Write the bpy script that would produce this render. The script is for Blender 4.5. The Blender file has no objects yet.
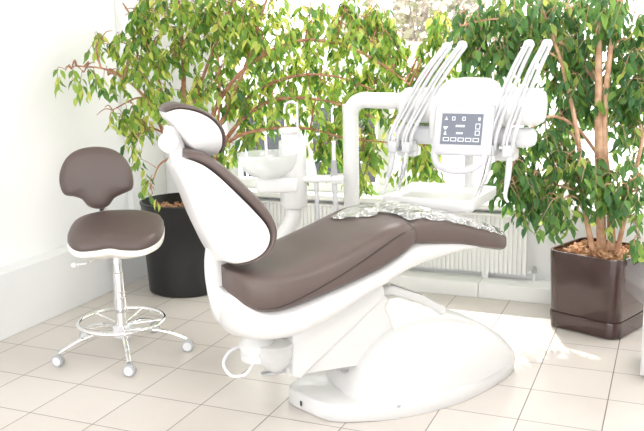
import bpy, bmesh, math, random
from mathutils import Vector, Matrix
from mathutils.kdtree import KDTree
PI = math.pi
random.seed(7)
S = bpy.context.scene
C = S.collection

# ------------------------------------------------------------------ materials
def mat(name, col, rough=.5, metal=0., spec=.5, coat=0., trans=0., ior=1.45, alpha=1.):
    m = bpy.data.materials.new(name); m.use_nodes = True
    b = m.node_tree.nodes['Principled BSDF']
    b.inputs['Base Color'].default_value = (*col, 1)
    b.inputs['Roughness'].default_value = rough
    b.inputs['Metallic'].default_value = metal
    b.inputs['Specular IOR Level'].default_value = spec
    b.inputs['Coat Weight'].default_value = coat
    b.inputs['Transmission Weight'].default_value = trans
    b.inputs['IOR'].default_value = ior
    b.inputs['Alpha'].default_value = alpha
    return m
def nodes(m): return m.node_tree.nodes, m.node_tree.links, m.node_tree.nodes['Principled BSDF']
def add_bump(m, scale, strength, dist=.002, detail=3, kind='noise'):
    n, l, b = nodes(m)
    tc = n.new('ShaderNodeTexCoord')
    t = n.new('ShaderNodeTexNoise' if kind == 'noise' else 'ShaderNodeTexVoronoi')
    t.inputs['Scale'].default_value = scale
    if kind == 'noise': t.inputs['Detail'].default_value = detail
    l.new(tc.outputs['Object'], t.inputs['Vector'])
    bp = n.new('ShaderNodeBump'); bp.inputs['Strength'].default_value = strength; bp.inputs['Distance'].default_value = dist
    l.new(t.outputs[0], bp.inputs['Height']); l.new(bp.outputs[0], b.inputs['Normal'])
    return m
def mottle(m, a, bcol, scale, detail=4):
    n, l, b = nodes(m)
    tc = n.new('ShaderNodeTexCoord'); t = n.new('ShaderNodeTexNoise')
    t.inputs['Scale'].default_value = scale; t.inputs['Detail'].default_value = detail
    l.new(tc.outputs['Object'], t.inputs['Vector'])
    r = n.new('ShaderNodeValToRGB'); r.color_ramp.elements[0].position = .35; r.color_ramp.elements[1].position = .65
    r.color_ramp.elements[0].color = (*a, 1); r.color_ramp.elements[1].color = (*bcol, 1)
    l.new(t.outputs[0], r.inputs[0]); l.new(r.outputs[0], b.inputs['Base Color'])
    return m

M = {}
M['wall'] = mottle(add_bump(mat('wall_paint', (.80,.80,.81), .7), 90, .12), (.85,.85,.86), (.87,.87,.88), 1.5)
M['wall_low'] = mottle(mat('low_wall_paint', (.76,.77,.78), .55), (.77,.78,.79), (.80,.805,.81), 2)
M['ceil'] = mottle(mat('ceiling_paint', (.9,.9,.9), .8), (.88,.88,.88), (.9,.9,.9), 3)
M['trim'] = mottle(mat('window_paint', (.88,.88,.88), .35), (.92,.92,.92), (.94,.94,.94), 4)
M['rad'] = mottle(mat('radiator_enamel', (.82,.82,.81), .35), (.91,.91,.905), (.93,.93,.925), 6)
M['white'] = mottle(mat('white_plastic', (.9,.89,.88), .28, coat=.2), (.655,.652,.646), (.672,.668,.662), 5)
M['unit_white'] = mottle(mat('white_unit_plastic', (.87,.87,.86), .3, coat=.1), (.765,.765,.76), (.785,.785,.78), 5)
M['whiteg'] = mottle(mat('pale_grey_plastic', (.72,.73,.75), .35), (.71,.72,.74), (.74,.75,.77), 5)
M['cream'] = mottle(mat('cream_plastic', (.80,.78,.72), .3), (.79,.77,.70), (.81,.79,.74), 5)
M['leather'] = mottle(add_bump(mat('brown_leatherette', (.105,.078,.070), .42, coat=.08), 260, .12, .001), (.098,.071,.063), (.110,.081,.073), 3)
M['chrome'] = mottle(mat('chrome', (.85,.85,.86), .08, metal=1), (.83,.83,.84), (.87,.87,.88), 8)
M['arm_grey'] = mottle(mat('light_grey_arm_plastic', (.5,.51,.53), .35), (.58,.59,.61), (.63,.64,.66), 6)
M['steel'] = mottle(mat('satin_steel', (.68,.69,.71), .25, metal=1), (.66,.67,.69), (.70,.71,.73), 8)
M['grey'] = mottle(mat('grey_rubber', (.42,.43,.44), .5), (.40,.41,.42), (.45,.46,.47), 6)
M['pale_hose'] = mottle(mat('pale_hose', (.66,.67,.69), .4), (.64,.65,.67), (.68,.69,.71), 6)
M['black'] = mottle(mat('black_rubber', (.02,.02,.02), .5), (.018,.018,.018), (.025,.025,.025), 6)
M['blackpot'] = mottle(add_bump(mat('black_pot_plastic', (.010,.010,.011), .38), 18, .08, .003), (.008,.008,.009), (.014,.014,.015), 4)
M['brownpot'] = mottle(mat('brown_glazed_pot', (.042,.018,.015), .12, coat=.6), (.038,.016,.014), (.047,.021,.018), 4)
M['bark'] = mottle(add_bump(mat('fig_bark', (.40,.20,.12), .75), 60, .5, .004), (.30,.13,.075), (.50,.28,.17), 25)
M['barkpale'] = mottle(add_bump(mat('pale_fig_bark', (.5,.3,.2), .75), 50, .5, .004), (.42,.23,.14), (.62,.40,.27), 18)
M['chips'] = mottle(add_bump(mat('bark_chips', (.4,.22,.12), .85), 45, .8, .01), (.22,.10,.05), (.62,.36,.2), 40)
M['screen'] = mat('display_glass', (.13,.14,.17), .15)
M['screen'].node_tree.nodes['Principled BSDF'].inputs['Emission Color'].default_value = (.18,.20,.24,1)
M['screen'].node_tree.nodes['Principled BSDF'].inputs['Emission Strength'].default_value = .5
M['icon'] = mat('display_symbol', (.7,.72,.78), .4)
M['icon'].node_tree.nodes['Principled BSDF'].inputs['Emission Color'].default_value = (.8,.83,.9,1)
M['icon'].node_tree.nodes['Principled BSDF'].inputs['Emission Strength'].default_value = .35
M['paving'] = mottle(mat('pale_paving', (.75,.74,.70), .9), (.7,.69,.66), (.8,.79,.75), 2)
M['render'] = mottle(mat('pale_render', (.8,.79,.77), .9), (.78,.77,.75), (.82,.81,.79), 1)
M['darkglass'] = mottle(mat('dark_window_glass', (.03,.035,.045), .2), (.025,.03,.04), (.05,.055,.065), 1)
M['fill_lamp'] = mat('fill_light_diffuser', (.9,.9,.9), .6)  # glowing face of the added fill lights
_b = M['fill_lamp'].node_tree.nodes['Principled BSDF']
_b.inputs['Emission Color'].default_value = (1,.98,.95,1); _b.inputs['Emission Strength'].default_value = 15

def glassy(name, tint, refl=.08, rough=.03, body=0., bodycol=(.9,.92,.93)):
    m = bpy.data.materials.new(name); m.use_nodes = True
    n, l = m.node_tree.nodes, m.node_tree.links; n.clear()
    out = n.new('ShaderNodeOutputMaterial'); tr = n.new('ShaderNodeBsdfTransparent'); tr.inputs[0].default_value = (*tint, 1)
    gl = n.new('ShaderNodeBsdfGlossy'); gl.inputs['Roughness'].default_value = rough
    lw = n.new('ShaderNodeLayerWeight'); fr = n.new('ShaderNodeMath'); fr.operation = 'POWER'; fr.inputs[1].default_value = 4.; l.new(lw.outputs['Facing'], fr.inputs[0])
    ad = n.new('ShaderNodeMath'); ad.operation = 'MULTIPLY_ADD'; ad.inputs[1].default_value = .5; ad.inputs[2].default_value = refl
    l.new(fr.outputs[0], ad.inputs[0])
    mx = n.new('ShaderNodeMixShader'); l.new(ad.outputs[0], mx.inputs[0]); l.new(gl.outputs[0], mx.inputs[2])
    if body > 0:
        df = n.new('ShaderNodeBsdfDiffuse'); df.inputs[0].default_value = (*bodycol, 1)
        m2 = n.new('ShaderNodeMixShader'); m2.inputs[0].default_value = body
        tl = n.new('ShaderNodeBsdfTranslucent'); tl.inputs[0].default_value = (*bodycol, 1); dm = n.new('ShaderNodeMixShader'); l.new(df.outputs[0], dm.inputs[1]); l.new(tl.outputs[0], dm.inputs[2])
        l.new(tr.outputs[0], m2.inputs[1]); l.new(dm.outputs[0], m2.inputs[2]); l.new(m2.outputs[0], mx.inputs[1])
    else: l.new(tr.outputs[0], mx.inputs[1])
    l.new(mx.outputs[0], out.inputs[0])
    return m, n, l, gl
M['pane'] = glassy('window_pane', (.98,.99,.98), 0.02)[0]
M['bowl'] = glassy('frosted_glass_bowl', (.97,.98,.98), .06, .12, .38, (.97,.98,.98))[0]
M['clearcup'] = glassy('clear_plastic_cup', (.97,.98,.98), .04, .1, .5, (.97,.97,.97))[0]
m, n, l, gl = glassy('crinkled_clear_film', (.96,.96,.96), .42, .04, .04, (.95,.95,.95))
tc = n.new('ShaderNodeTexCoord'); nz = n.new('ShaderNodeTexNoise'); nz.inputs['Scale'].default_value = 17; nz.inputs['Detail'].default_value = 5
nz.inputs['Distortion'].default_value = 1.2
bp = n.new('ShaderNodeBump'); bp.inputs['Strength'].default_value = 1.; bp.inputs['Distance'].default_value = .05
l.new(tc.outputs['Object'], nz.inputs['Vector']); l.new(nz.outputs[0], bp.inputs['Height']); l.new(bp.outputs[0], gl.inputs['Normal'])
M['film'] = m

# tiled floor: 33 cm tiles with thin grey joints
def floor_mat():
    m = mat('floor_tiles', (.72,.68,.63), .3)
    n, l, b = nodes(m)
    g = n.new('ShaderNodeNewGeometry'); sp = n.new('ShaderNodeSeparateXYZ'); l.new(g.outputs['Position'], sp.inputs[0])
    def mth(op, a, bb=None):
        x = n.new('ShaderNodeMath'); x.operation = op
        for i, v in enumerate((a, bb)):
            if v is None: continue
            if isinstance(v, (int, float)): x.inputs[i].default_value = v
            else: l.new(v, x.inputs[i])
        return x.outputs[0]
    T = .33
    u = mth('DIVIDE', mth('ADD', sp.outputs[0], T*10.5965+T*20), T)
    v = mth('DIVIDE', mth('ADD', sp.outputs[1], -T*10.0085+T*60), T)
    def edge(w): f = mth('FRACT', w); return mth('MINIMUM', f, mth('SUBTRACT', 1., f))
    d = mth('MINIMUM', edge(u), edge(v))
    mask = n.new('ShaderNodeMapRange'); mask.inputs['From Min'].default_value = .004; mask.inputs['From Max'].default_value = .009
    l.new(d, mask.inputs['Value'])
    cell = n.new('ShaderNodeCombineXYZ'); l.new(mth('FLOOR', u), cell.inputs[0]); l.new(mth('FLOOR', v), cell.inputs[1])
    wn = n.new('ShaderNodeTexWhiteNoise'); l.new(cell.outputs[0], wn.inputs['Vector'])
    nz = n.new('ShaderNodeTexNoise'); nz.inputs['Scale'].default_value = 9; nz.inputs['Detail'].default_value = 5; l.new(g.outputs['Position'], nz.inputs['Vector'])
    mix = mth('ADD', mth('MULTIPLY', wn.outputs[0], .5), mth('MULTIPLY', nz.outputs[0], .6))
    r = n.new('ShaderNodeValToRGB'); r.color_ramp.elements[0].color = (.575,.525,.485,1); r.color_ramp.elements[1].color = (.63,.585,.545,1)
    l.new(mix, r.inputs[0])
    mc = n.new('ShaderNodeMix'); mc.data_type = 'RGBA'; mc.inputs['A'].default_value = (.15,.12,.11,1)
    l.new(mask.outputs[0], mc.inputs['Factor']); l.new(r.outputs[0], mc.inputs['B']); l.new(mc.outputs['Result'], b.inputs['Base Color'])
    bp = n.new('ShaderNodeBump'); bp.inputs['Strength'].default_value = .4; bp.inputs['Distance'].default_value = .002
    l.new(mask.outputs[0], bp.inputs['Height']); l.new(bp.outputs[0], b.inputs['Normal'])
    b.inputs['Roughness'].default_value = .28
    return m
M['floor'] = floor_mat()

def leaf_mat(name, stops, transl=.45, rough=.38):
    m = mat(name, (.1,.3,.05), rough)
    n, l, b = nodes(m)
    at = n.new('ShaderNodeAttribute'); at.attribute_name = 'tone'
    r = n.new('ShaderNodeValToRGB'); cr = r.color_ramp
    while len(cr.elements) < len(stops): cr.elements.new(.5)
    for e, (p, c) in zip(cr.elements, stops): e.position = p; e.color = (*c, 1)
    l.new(at.outputs['Fac'], r.inputs[0]); l.new(r.outputs[0], b.inputs['Base Color'])
    tr = n.new('ShaderNodeBsdfTranslucent')
    hs = n.new('ShaderNodeHueSaturation'); hs.inputs['Hue'].default_value = .475; hs.inputs['Value'].default_value = 1.7; hs.inputs['Saturation'].default_value = 1.0
    l.new(r.outputs[0], hs.inputs['Color']); l.new(hs.outputs[0], tr.inputs[0])
    mx = n.new('ShaderNodeMixShader'); mx.inputs[0].default_value = transl
    l.new(b.outputs[0], mx.inputs[1]); l.new(tr.outputs[0], mx.inputs[2])
    l.new(mx.outputs[0], n['Material Output'].inputs[0])
    return m
M['leaf'] = leaf_mat('weeping_fig_leaf', [(0,(.045,.14,.045)),(.4,(.12,.27,.05)),(.7,(.28,.44,.07)),(1,(.58,.62,.16))])
M['leafdark'] = leaf_mat('deep_green_fig_leaf', [(0,(.045,.13,.05)),(.5,(.09,.22,.06)),(.85,(.20,.36,.07)),(1,(.42,.52,.12))], .42)
M['leafpale'] = leaf_mat('washed_out_leaf', [(0,(.20,.24,.12)),(.45,(.34,.31,.25)),(1,(.62,.56,.50))], .4, .8)  # overexposure of the outdoor leaves painted in as pale tones

# ------------------------------------------------------------------ mesh helpers
def finish(name, me, m, parent=None, smooth=35):
    me.materials.clear(); me.materials.append(m)
    if smooth:
        bm = bmesh.new(); bm.from_mesh(me)
        for f in bm.faces: f.smooth = True
        lim = math.radians(smooth)
        for e in bm.edges:
            if len(e.link_faces) == 2 and e.calc_face_angle(0) > lim: e.smooth = False
        bm.to_mesh(me); bm.free()
    o = bpy.data.objects.new(name, me); C.objects.link(o)
    if parent: o.parent = parent
    return o
def obj(name, bm, m, parent=None, smooth=35):
    bmesh.ops.recalc_face_normals(bm, faces=bm.faces)
    me = bpy.data.meshes.new(name); bm.to_mesh(me); bm.free()
    return finish(name, me, m, parent, smooth)
def thing(name, label, cat, loc=(0,0,0), rz=0, group=None):
    o = bpy.data.objects.new(name, None); C.objects.link(o); o.empty_display_size = .1
    o.location = loc; o.rotation_euler = (0, 0, rz); o['label'] = label; o['category'] = cat
    if group: o['group'] = group
    return o
def tag(o, label, cat, group=None):
    o['label'] = label; o['category'] = cat
    if group: o['group'] = group
    return o
def struct(name, bm, m, parent=None, smooth=0):
    o = obj(name, bm, m, parent, smooth)
    if parent is None: o['kind'] = 'structure'
    return o
def box(bm, x0, x1, y0, y1, z0, z1, bev=0, rot=None, org=(0,0,0), seg=2):
    v = [bm.verts.new((x, y, z)) for x in (x0, x1) for y in (y0, y1) for z in (z0, z1)]
    f = [(0,1,3,2),(4,6,7,5),(0,4,5,1),(2,3,7,6),(0,2,6,4),(1,5,7,3)]
    fs = [bm.faces.new([v[i] for i in q]) for q in f]
    if bev:
        es = list({e for q in fs for e in q.edges})
        r = bmesh.ops.bevel(bm, geom=es, offset=bev, segments=seg, affect='EDGES', profile=.5)
        v = list({w for q in r['faces'] for w in q.verts} | {w for w in v if w.is_valid})
    if rot is not None:
        for w in v: w.co = rot @ (w.co - Vector(org)) + Vector(org)
    return v
def loft(bm, rings, closed=True, cap=True):
    R = [[bm.verts.new(p) for p in r] for r in rings]
    n = len(R[0])
    for a, b in zip(R, R[1:]):
        for i in range(n if closed else n-1):
            j = (i+1) % n
            bm.faces.new((a[i], a[j], b[j], b[i]))
    if cap and closed:
        for r, pts in ((R[0], rings[0]), (R[-1], rings[-1])):
            c = bm.verts.new(sum((Vector(p) for p in pts), Vector()) / n)
            for i in range(n): bm.faces.new((r[i], r[(i+1) % n], c))
    return R
def smooth_path(pts, k=6):
    P = [Vector(p) for p in pts]
    if len(P) < 3: return P
    P = [2*P[0]-P[1]] + P + [2*P[-1]-P[-2]]
    out = []
    for i in range(1, len(P)-2):
        a, b, c, d = P[i-1:i+3]
        for j in range(k):
            t = j/k
            out.append(.5*((2*b)+(c-a)*t+(2*a-5*b+4*c-d)*t*t+(3*b-a-3*c+d)*t*t*t))
    out.append(P[-2]); return out
def tube(bm, pts, r, seg=12, k=6, flat=None, cap=True):
    """swept round bar; r a number or a list per control point; flat=(ax, bx) squashes"""
    n0 = len(pts)
    P = smooth_path(pts, k) if n0 > 2 and k > 1 else [Vector(p) for p in pts]
    rr = r if isinstance(r, (list, tuple)) else [r]*n0
    m = len(P); rings = []; up = None
    for i, p in enumerate(P):
        t = (P[min(i+1, m-1)] - P[max(i-1, 0)]).normalized()
        if up is None:
            up = Vector((0,0,1)) if abs(t.z) < .9 else Vector((0,1,0))
        s = t.cross(up)
        if s.length < 1e-4: s = t.orthogonal()
        s.normalize(); up = s.cross(t).normalized()
        f = i/(m-1)*(n0-1) if m > 1 else 0
        i0 = min(int(f), n0-2); q = rr[i0]*(1-(f-i0)) + rr[i0+1]*(f-i0)
        fa, fb = flat or (1, 1)
        rings.append([p + s*math.cos(2*PI*j/seg)*q*fa + up*math.sin(2*PI*j/seg)*q*fb for j in range(seg)])
    return loft(bm, rings, cap=cap)
def lathe(bm, prof, seg=32, c=(0,0,0)):
    rings = [[Vector((c[0]+r*math.cos(2*PI*j/seg), c[1]+r*math.sin(2*PI*j/seg), c[2]+z)) for j in range(seg)] for r, z in prof]
    return loft(bm, rings, cap=True)
def torus(bm, R, r, z, seg=64, s2=10, c=(0,0), mtx=None):
    V = []
    for i in range(seg):
        a = 2*PI*i/seg; V.append([])
        for j in range(s2):
            b = 2*PI*j/s2; q = R+r*math.cos(b)
            p = Vector((c[0]+q*math.cos(a), c[1]+q*math.sin(a), z+r*math.sin(b)))
            V[-1].append(bm.verts.new(mtx @ p if mtx else p))
    for i in range(seg):
        for j in range(s2):
            bm.faces.new((V[i][j], V[(i+1)%seg][j], V[(i+1)%seg][(j+1)%s2], V[i][(j+1)%s2]))
def prism(bm, poly, y0, y1, bev=0, seg=3):
    """polygon in (x,z) extruded along y"""
    a = [bm.verts.new((x, y0, z)) for x, z in poly]; b = [bm.verts.new((x, y1, z)) for x, z in poly]
    n = len(poly); fs = [bm.faces.new(a), bm.faces.new(b[::-1])]
    for i in range(n): fs.append(bm.faces.new((a[i], b[i], b[(i+1)%n], a[(i+1)%n])))
    if bev:
        es = list({e for f in fs for e in f.edges})
        bmesh.ops.bevel(bm, geom=es, offset=bev, segments=seg, affect='EDGES', profile=.5)
def catmull_closed(pts, k=5):
    n = len(pts); P = [Vector((*p, 0)) for p in pts]; out = []
    for i in range(n):
        a, b, c, d = P[i-1], P[i], P[(i+1)%n], P[(i+2)%n]
        for j in range(k):
            t = j/k
            v = .5*((2*b)+(c-a)*t+(2*a-5*b+4*c-d)*t*t+(3*b-a-3*c+d)*t*t*t)
            out.append((v.x, v.y))
    return out
def pillow(bm, outline, levels, fn=None, k=5):
    """closed 2-D outline stacked at (inset, height) levels; fn bends the result"""
    o = catmull_closed(outline, k); n = len(o)
    cx = sum(p[0] for p in o)/n; cy = sum(p[1] for p in o)/n
    nor = []
    for i in range(n):
        dx = o[(i+1)%n][0]-o[i-1][0]; dy = o[(i+1)%n][1]-o[i-1][1]; q = math.hypot(dx, dy) or 1
        nx, ny = dy/q, -dx/q
        if nx*(o[i][0]-cx)+ny*(o[i][1]-cy) < 0 and False: nx, ny = -nx, -ny
        nor.append((nx, ny))
    area = sum(o[i][0]*o[(i+1)%n][1]-o[(i+1)%n][0]*o[i][1] for i in range(n))
    sg = 1 if area > 0 else -1
    rings = []
    for kind, ins, h in levels:
        if kind == 'i': pts = [(o[i][0]-sg*nor[i][0]*ins, o[i][1]-sg*nor[i][1]*ins) for i in range(n)]
        else: pts = [(cx+(p[0]-cx)*ins, cy+(p[1]-cy)*ins) for p in o]
        r = [Vector((x, y, h)) for x, y in pts]
        if fn: r = [fn(v) for v in r]
        rings.append(r)
    return loft(bm, rings, cap=True)
def interp(tab, x):
    if x <= tab[0][0]: return tab[0][1]
    for (a, u), (b, v) in zip(tab, tab[1:]):
        if x <= b:
            t = (x-a)/(b-a)
            return u+(v-u)*t
    return tab[-1][1]
def sm(tab, x, e=.03):      # slightly smoothed table
    return (interp(tab, x-e)+2*interp(tab, x)+interp(tab, x+e))/4

# ------------------------------------------------------------------ camera
cam = bpy.data.cameras.new('camera'); co = bpy.data.objects.new('camera', cam); C.objects.link(co)
f_px, pitch, roll, yaw, H = 840.28, .2001958, -.01991846, -.3989797, 1.53873
cam.sensor_width = 36; cam.lens = f_px/644*36; cam.clip_start = .05; cam.clip_end = 200
cy_, sy_, cp_, sp_ = math.cos(yaw), math.sin(yaw), math.cos(pitch), math.sin(pitch)
r0 = Vector((cy_, -sy_, 0)); fh = Vector((sy_, cy_, 0)); Fw = fh*cp_ - Vector((0,0,1))*sp_; Up = fh*sp_ + Vector((0,0,1))*cp_
cr_, sr_ = math.cos(roll), math.sin(roll)
X_ = r0*cr_ + Up*sr_; Y_ = -r0*sr_ + Up*cr_
co.matrix_world = Matrix(((X_.x, Y_.x, -Fw.x, 0), (X_.y, Y_.y, -Fw.y, 0), (X_.z, Y_.z, -Fw.z, H), (0,0,0,1)))
S.camera = co

# ------------------------------------------------------------------ the room
bm = bmesh.new(); box(bm, -3.75, 2.3, -1.2, 5.45, -.12, 0); struct('floor', bm, M['floor'])
bm = bmesh.new(); box(bm, -3.75, 2.3, -1.2, 5.45, 2.6, 2.7); struct('ceiling', bm, M['ceil'])
bm = bmesh.new(); box(bm, -3.75, -3.42, -1.2, 5.12, .33, 2.6)
box(bm, -3.42, -3.38, 4.70, 5.12, .36, 2.6); struct('wall_left', bm, M['wall'])
bm = bmesh.new(); box(bm, -3.75, -3.30, -1.2, 4.95, 0, .36, .004); struct('trim_1', bm, M['wall_low'])
bm = bmesh.new(); box(bm, 2.0, 2.3, -1.2, 5.45, 0, 2.6); struct('wall_right', bm, M['wall'])
bm = bmesh.new()
box(bm, -3.75, 2.0, 5.125, 5.45, 0, .53); box(bm, -3.75, -3.05, 5.125, 5.45, .53, 2.6); box(bm, -3.05, 2.0, 5.125, 5.45, 2.45, 2.6); box(bm, 1.7, 2.0, 5.125, 5.45, .53, 2.45)
struct('wall_back', bm, M['wall'])
bm = bmesh.new()                                   # low boxed-in plinth along the window wall, in three lengths
for x0, x1 in ((-3.298, -2.35), (-2.347, -1.053), (-1.049, 2.0)): box(bm, x0, x1, 4.93, 5.12, 0, .093, .003)
struct('baseboard_back', bm, M['trim'])
bm = bmesh.new(); box(bm, -3.05, 1.7, 5.04, 5.45, .53, .565, .006); struct('trim_2', bm, M['trim'])
posts = [(-3.05,-2.99), (-2.90,-2.82), (-1.78,-1.70), (-.62,-.54), (.54,.62), (1.64,1.70)]
bm = bmesh.new()
for a, b in posts: box(bm, a, b, 5.19, 5.26, .565, 2.45, .004)
box(bm, -3.05, 1.70, 5.186, 5.264, .565, .63, .004); box(bm, -3.05, 1.70, 5.186, 5.264, 2.38, 2.45, .004)
w1 = struct('window_1', bm, M['trim'])
bm = bmesh.new()
for (a, b), (c, d) in zip(posts, posts[1:]): box(bm, b-.01, c+.01, 5.222, 5.228, .62, 2.39)
struct('window_pane', bm, M['pane'], w1)

for i, (x, y) in enumerate(((-1.1, 1.6), (-1.3, 4.3), (.6, 1.6), (.4, 4.3))):  # unseen panels added overhead to brighten the room
    t = thing('fill_ceiling_light', 'unseen square white fill light added to the ceiling', 'added fill light', (x, y, 2.6), 0, 'fill lights added to the ceiling')
    bm = bmesh.new(); box(bm, -.33, .33, -.33, .33, -.03, 0, .004); obj('frame', bm, M['trim'], t)
    bm = bmesh.new(); box(bm, -.3, .3, -.3, .3, -.036, -.031); obj('diffuser', bm, M['fill_lamp'], t, 0)

# radiator under the window
t = thing('radiator', 'long white ribbed radiator under the window behind the chair', 'radiator', (-1.74, 5.07, .093))
bm = bmesh.new(); box(bm, -.95, .95, .0, .05, .035, .40, .004)
x = -.94
while x < .94:
    box(bm, x, x+.016, -.012, .0, .035, .40); x += .028
obj('ribbed_panel', bm, M['rad'], t, 0)
bm = bmesh.new(); box(bm, -.95, .95, -.035, .05, .40, .413, .003); obj('top_cover', bm, M['rad'], t)
bm = bmesh.new(); tube(bm, [(.96,.01,.05),(1.0,.01,.05),(1.0,.01,.0)], .009, 8, 4); obj('supply_pipe', bm, M['trim'], t)
bm = bmesh.new(); lathe(bm, [(.012,0),(.016,.005),(.016,.03),(.010,.036)], 14, (1.0,.01,.05)); obj('valve', bm, M['grey'], t)
for s in (-.7, .7):
    bm = bmesh.new(); box(bm, s-.02, s+.02, 0, .045, 0, .04); obj('foot', bm, M['rad'], t)

# ------------------------------------------------------------------ dental chair  (x towards the feet, -y towards the camera side)
ch = thing('dental_chair', 'reclined dental patient chair with brown cushions and white shells on a domed base', 'dental chair', (-1.2167, 3.2602, 0), math.radians(46))
# base
outl = [(-.305,.107),(-.213,-.165),(.0,-.245),(.20,-.258),(.39,-.232),(.59,-.158),(.75,-.075),(.84,0),(.75,.075),(.59,.158),(.39,.232),(.20,.258),(.0,.25),(-.18,.22)]
bm = bmesh.new()
def plate(bm, o, levels):
    n = len(o); cx = sum(p[0] for p in o)/n; cy = sum(p[1] for p in o)/n
    loft(bm, [[Vector((cx+(x-cx)*s, cy+(y-cy)*s, z)) for x, y in o] for s, z in levels])
dense = []
for i in range(len(outl)):
    a, b = Vector(outl[i]), Vector(outl[(i+1) % len(outl)])
    for j in range(4): dense.append(tuple(a.lerp(b, j/4)))
for _ in range(1):
    dense = [((dense[i-1][0]+2*dense[i][0]+dense[(i+1)%len(dense)][0])/4, (dense[i-1][1]+2*dense[i][1]+dense[(i+1)%len(dense)][1])/4) for i in range(len(dense))]
plate(bm, dense, [(.985,0),(1,.006),(1,.062),(.99,.070),(.97,.074)])
bp_ = obj('base_plate', bm, M['white'], ch, 50)
bm = bmesh.new(); box(bm, -.263, -.259, -.006, .006, .025, .045); 
for v in bm.verts: v.co.x += -.013
obj('socket_slot', bm, M['black'], bp_)
bm = bmesh.new(); lathe(bm, [(.012,.0),(.012,.004),(.006,.006)], 14, (-.07,-.17,.072)); obj('fixing_cap', bm, M['whiteg'], bp_)
# dome
dome = [(-.100,.085,.085),(-.092,.13,.11),(-.070,.178,.165),(-.035,.205,.23),(.01,.222,.28),(.07,.232,.325),(.15,.238,.358),(.24,.238,.374),(.34,.23,.370),(.44,.212,.348),(.54,.18,.310),(.63,.145,.262),(.71,.105,.205),(.77,.066,.145),(.805,.035,.105),(.815,.018,.085)]
bm = bmesh.new(); rings = []
for a, W, h in dome:
    r = []
    for j in range(25):
        th = PI*j/24; c, s = math.cos(th), math.sin(th)
        r.append(Vector((a, W*math.copysign(abs(c)**.55, c), .068+(h-.068)*abs(s)**.68)))
    r = r + [Vector((a, -W*.0, .066))]
    rings.append(r)
loft(bm, rings)
obj('base_dome', bm, M['white'], ch, 60)
# two-part lifting arm
bm = bmesh.new(); prism(bm, [(-.35,.46),(-.352,.212),(-.32,.197),(.06,.482),(.075,.51),(.06,.56),(-.15,.51)], -.12, .12, .010); obj('upper_lift_arm', bm, M['white'], ch, 40)
bm = bmesh.new(); prism(bm, [(-.30,.205),(-.035,.202),(.10,.19),(.14,.27),(.14,.44),(.078,.50)], -.095, .095, .008)
la = obj('lower_lift_arm', bm, M['white'], ch, 40)
bm = bmesh.new(); box(bm, -.17, .0, -.0965, -.0945, .299, .302); obj('panel_joint', bm, M['whiteg'], la)
bm = bmesh.new(); prism(bm, [(.07,.47),(.10,.512),(.15,.515),(.30,.448),(.42,.378),(.40,.30),(.15,.28)], -.05, .06, .012); sh = obj('arm_shroud', bm, M['white'], ch, 40)
bm = bmesh.new(); prism(bm, [(.08,.44),(.10,.478),(.14,.480),(.30,.41),(.36,.36),(.15,.28)], -.11, -.051, .006); obj('shroud_lining', bm, M['cream'], ch, 40)
bm = bmesh.new(); box(bm, .0, .165, .0, .010, -.002, .002)
rt = Matrix.Rotation(math.atan2(.067,.15), 3, 'Y')
for v in bm.verts: v.co = rt @ v.co + Vector((.150,-.035,.515))
obj('shroud_slot', bm, M['black'], sh)
bm = bmesh.new(); tube(bm, [(-.14,-.04,.21),(-.10,-.05,.165),(-.05,-.04,.17),(0,-.03,.21)], .006, 8); obj('cable_loop', bm, M['grey'], ch)
# seat hull
ctop = [(-.64,.60),(-.58,.60),(-.52,.545),(-.45,.535),(-.37,.545),(-.156,.602),(.02,.655),(.135,.712),(.195,.728),(.40,.702),(.60,.66),(.68,.655)]
hbot = [(-.64,.47),(-.60,.43),(-.55,.405),(-.44,.400),(-.36,.404),(-.257,.440),(-.16,.488),(-.026,.553),(.116,.597),(.182,.610),(.4,.655),(.60,.665),(.68,.650)]
hw = [(-.625,.11),(-.60,.165),(-.57,.205),(-.52,.235),(-.44,.252),(-.2,.262),(.02,.25),(.12,.225),(.2,.20),(.4,.185),(.6,.15),(.68,.10)]
bm = bmesh.new(); rings = []
N = 36
for i in range(N+1):
    a = -.622+(.655+.622)*i/N
    W = sm(hw, a, .02); zt = sm(ctop, a)+.012; zb = min(sm(hbot, a), zt-.02); r = []
    for j in range(24):
        th = 2*PI*j/24; c, s = math.cos(th), math.sin(th)
        y = W*math.copysign(abs(c)**.45, c); zz = math.copysign(abs(s)**.55, s)
        if s < 0: y *= 1-.22*abs(s)**1.5
        r.append(Vector((a, y, (zt+zb)/2+(zt-zb)/2*zz)))
    rings.append(r)
loft(bm, rings); obj('seat_shell', bm, M['white'], ch, 60)
# seat cushion (knees high, hips low)
def cushion(bm, a0, a1, top, bot, wid, n, e0=.5):
    rings = []
    for i in range(n+1):
        a = a0+(a1-a0)*i/n
        W = sm(wid, a, .015); zt = sm(top, a); zb = sm(bot, a); r = []
        for j in range(32):
            th = 2*PI*j/32; c, s = math.cos(th), math.sin(th)
            r.append(Vector((a, W*math.copysign(abs(c)**.42, c), (zt+zb)/2+(zt-zb)/2*math.copysign(abs(s)**.55, s))))
        rings.append(r)
    loft(bm, rings)
stop = [(-.64,.69),(-.60,.700),(-.5,.698),(-.4,.702),(-.28,.722),(-.1,.783),(0,.822),(.06,.838),(.13,.840),(.16,.825),(.19,.78)]
sbot = [(-.61,.61),(-.60,.585),(-.57,.552),(-.52,.528),(-.45,.522),(-.37,.537),(-.156,.594),(.02,.648),(.135,.706),(.19,.74)]
swid = [(-.605,.10),(-.598,.15),(-.575,.205),(-.535,.240),(-.46,.262),(-.2,.268),(.0,.265),(.10,.255),(.15,.235),(.19,.18)]
bm = bmesh.new(); cushion(bm, -.607, .19, stop, sbot, swid, 60); sc = obj('seat_cushion', bm, M['leather'], ch, 60)
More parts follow.
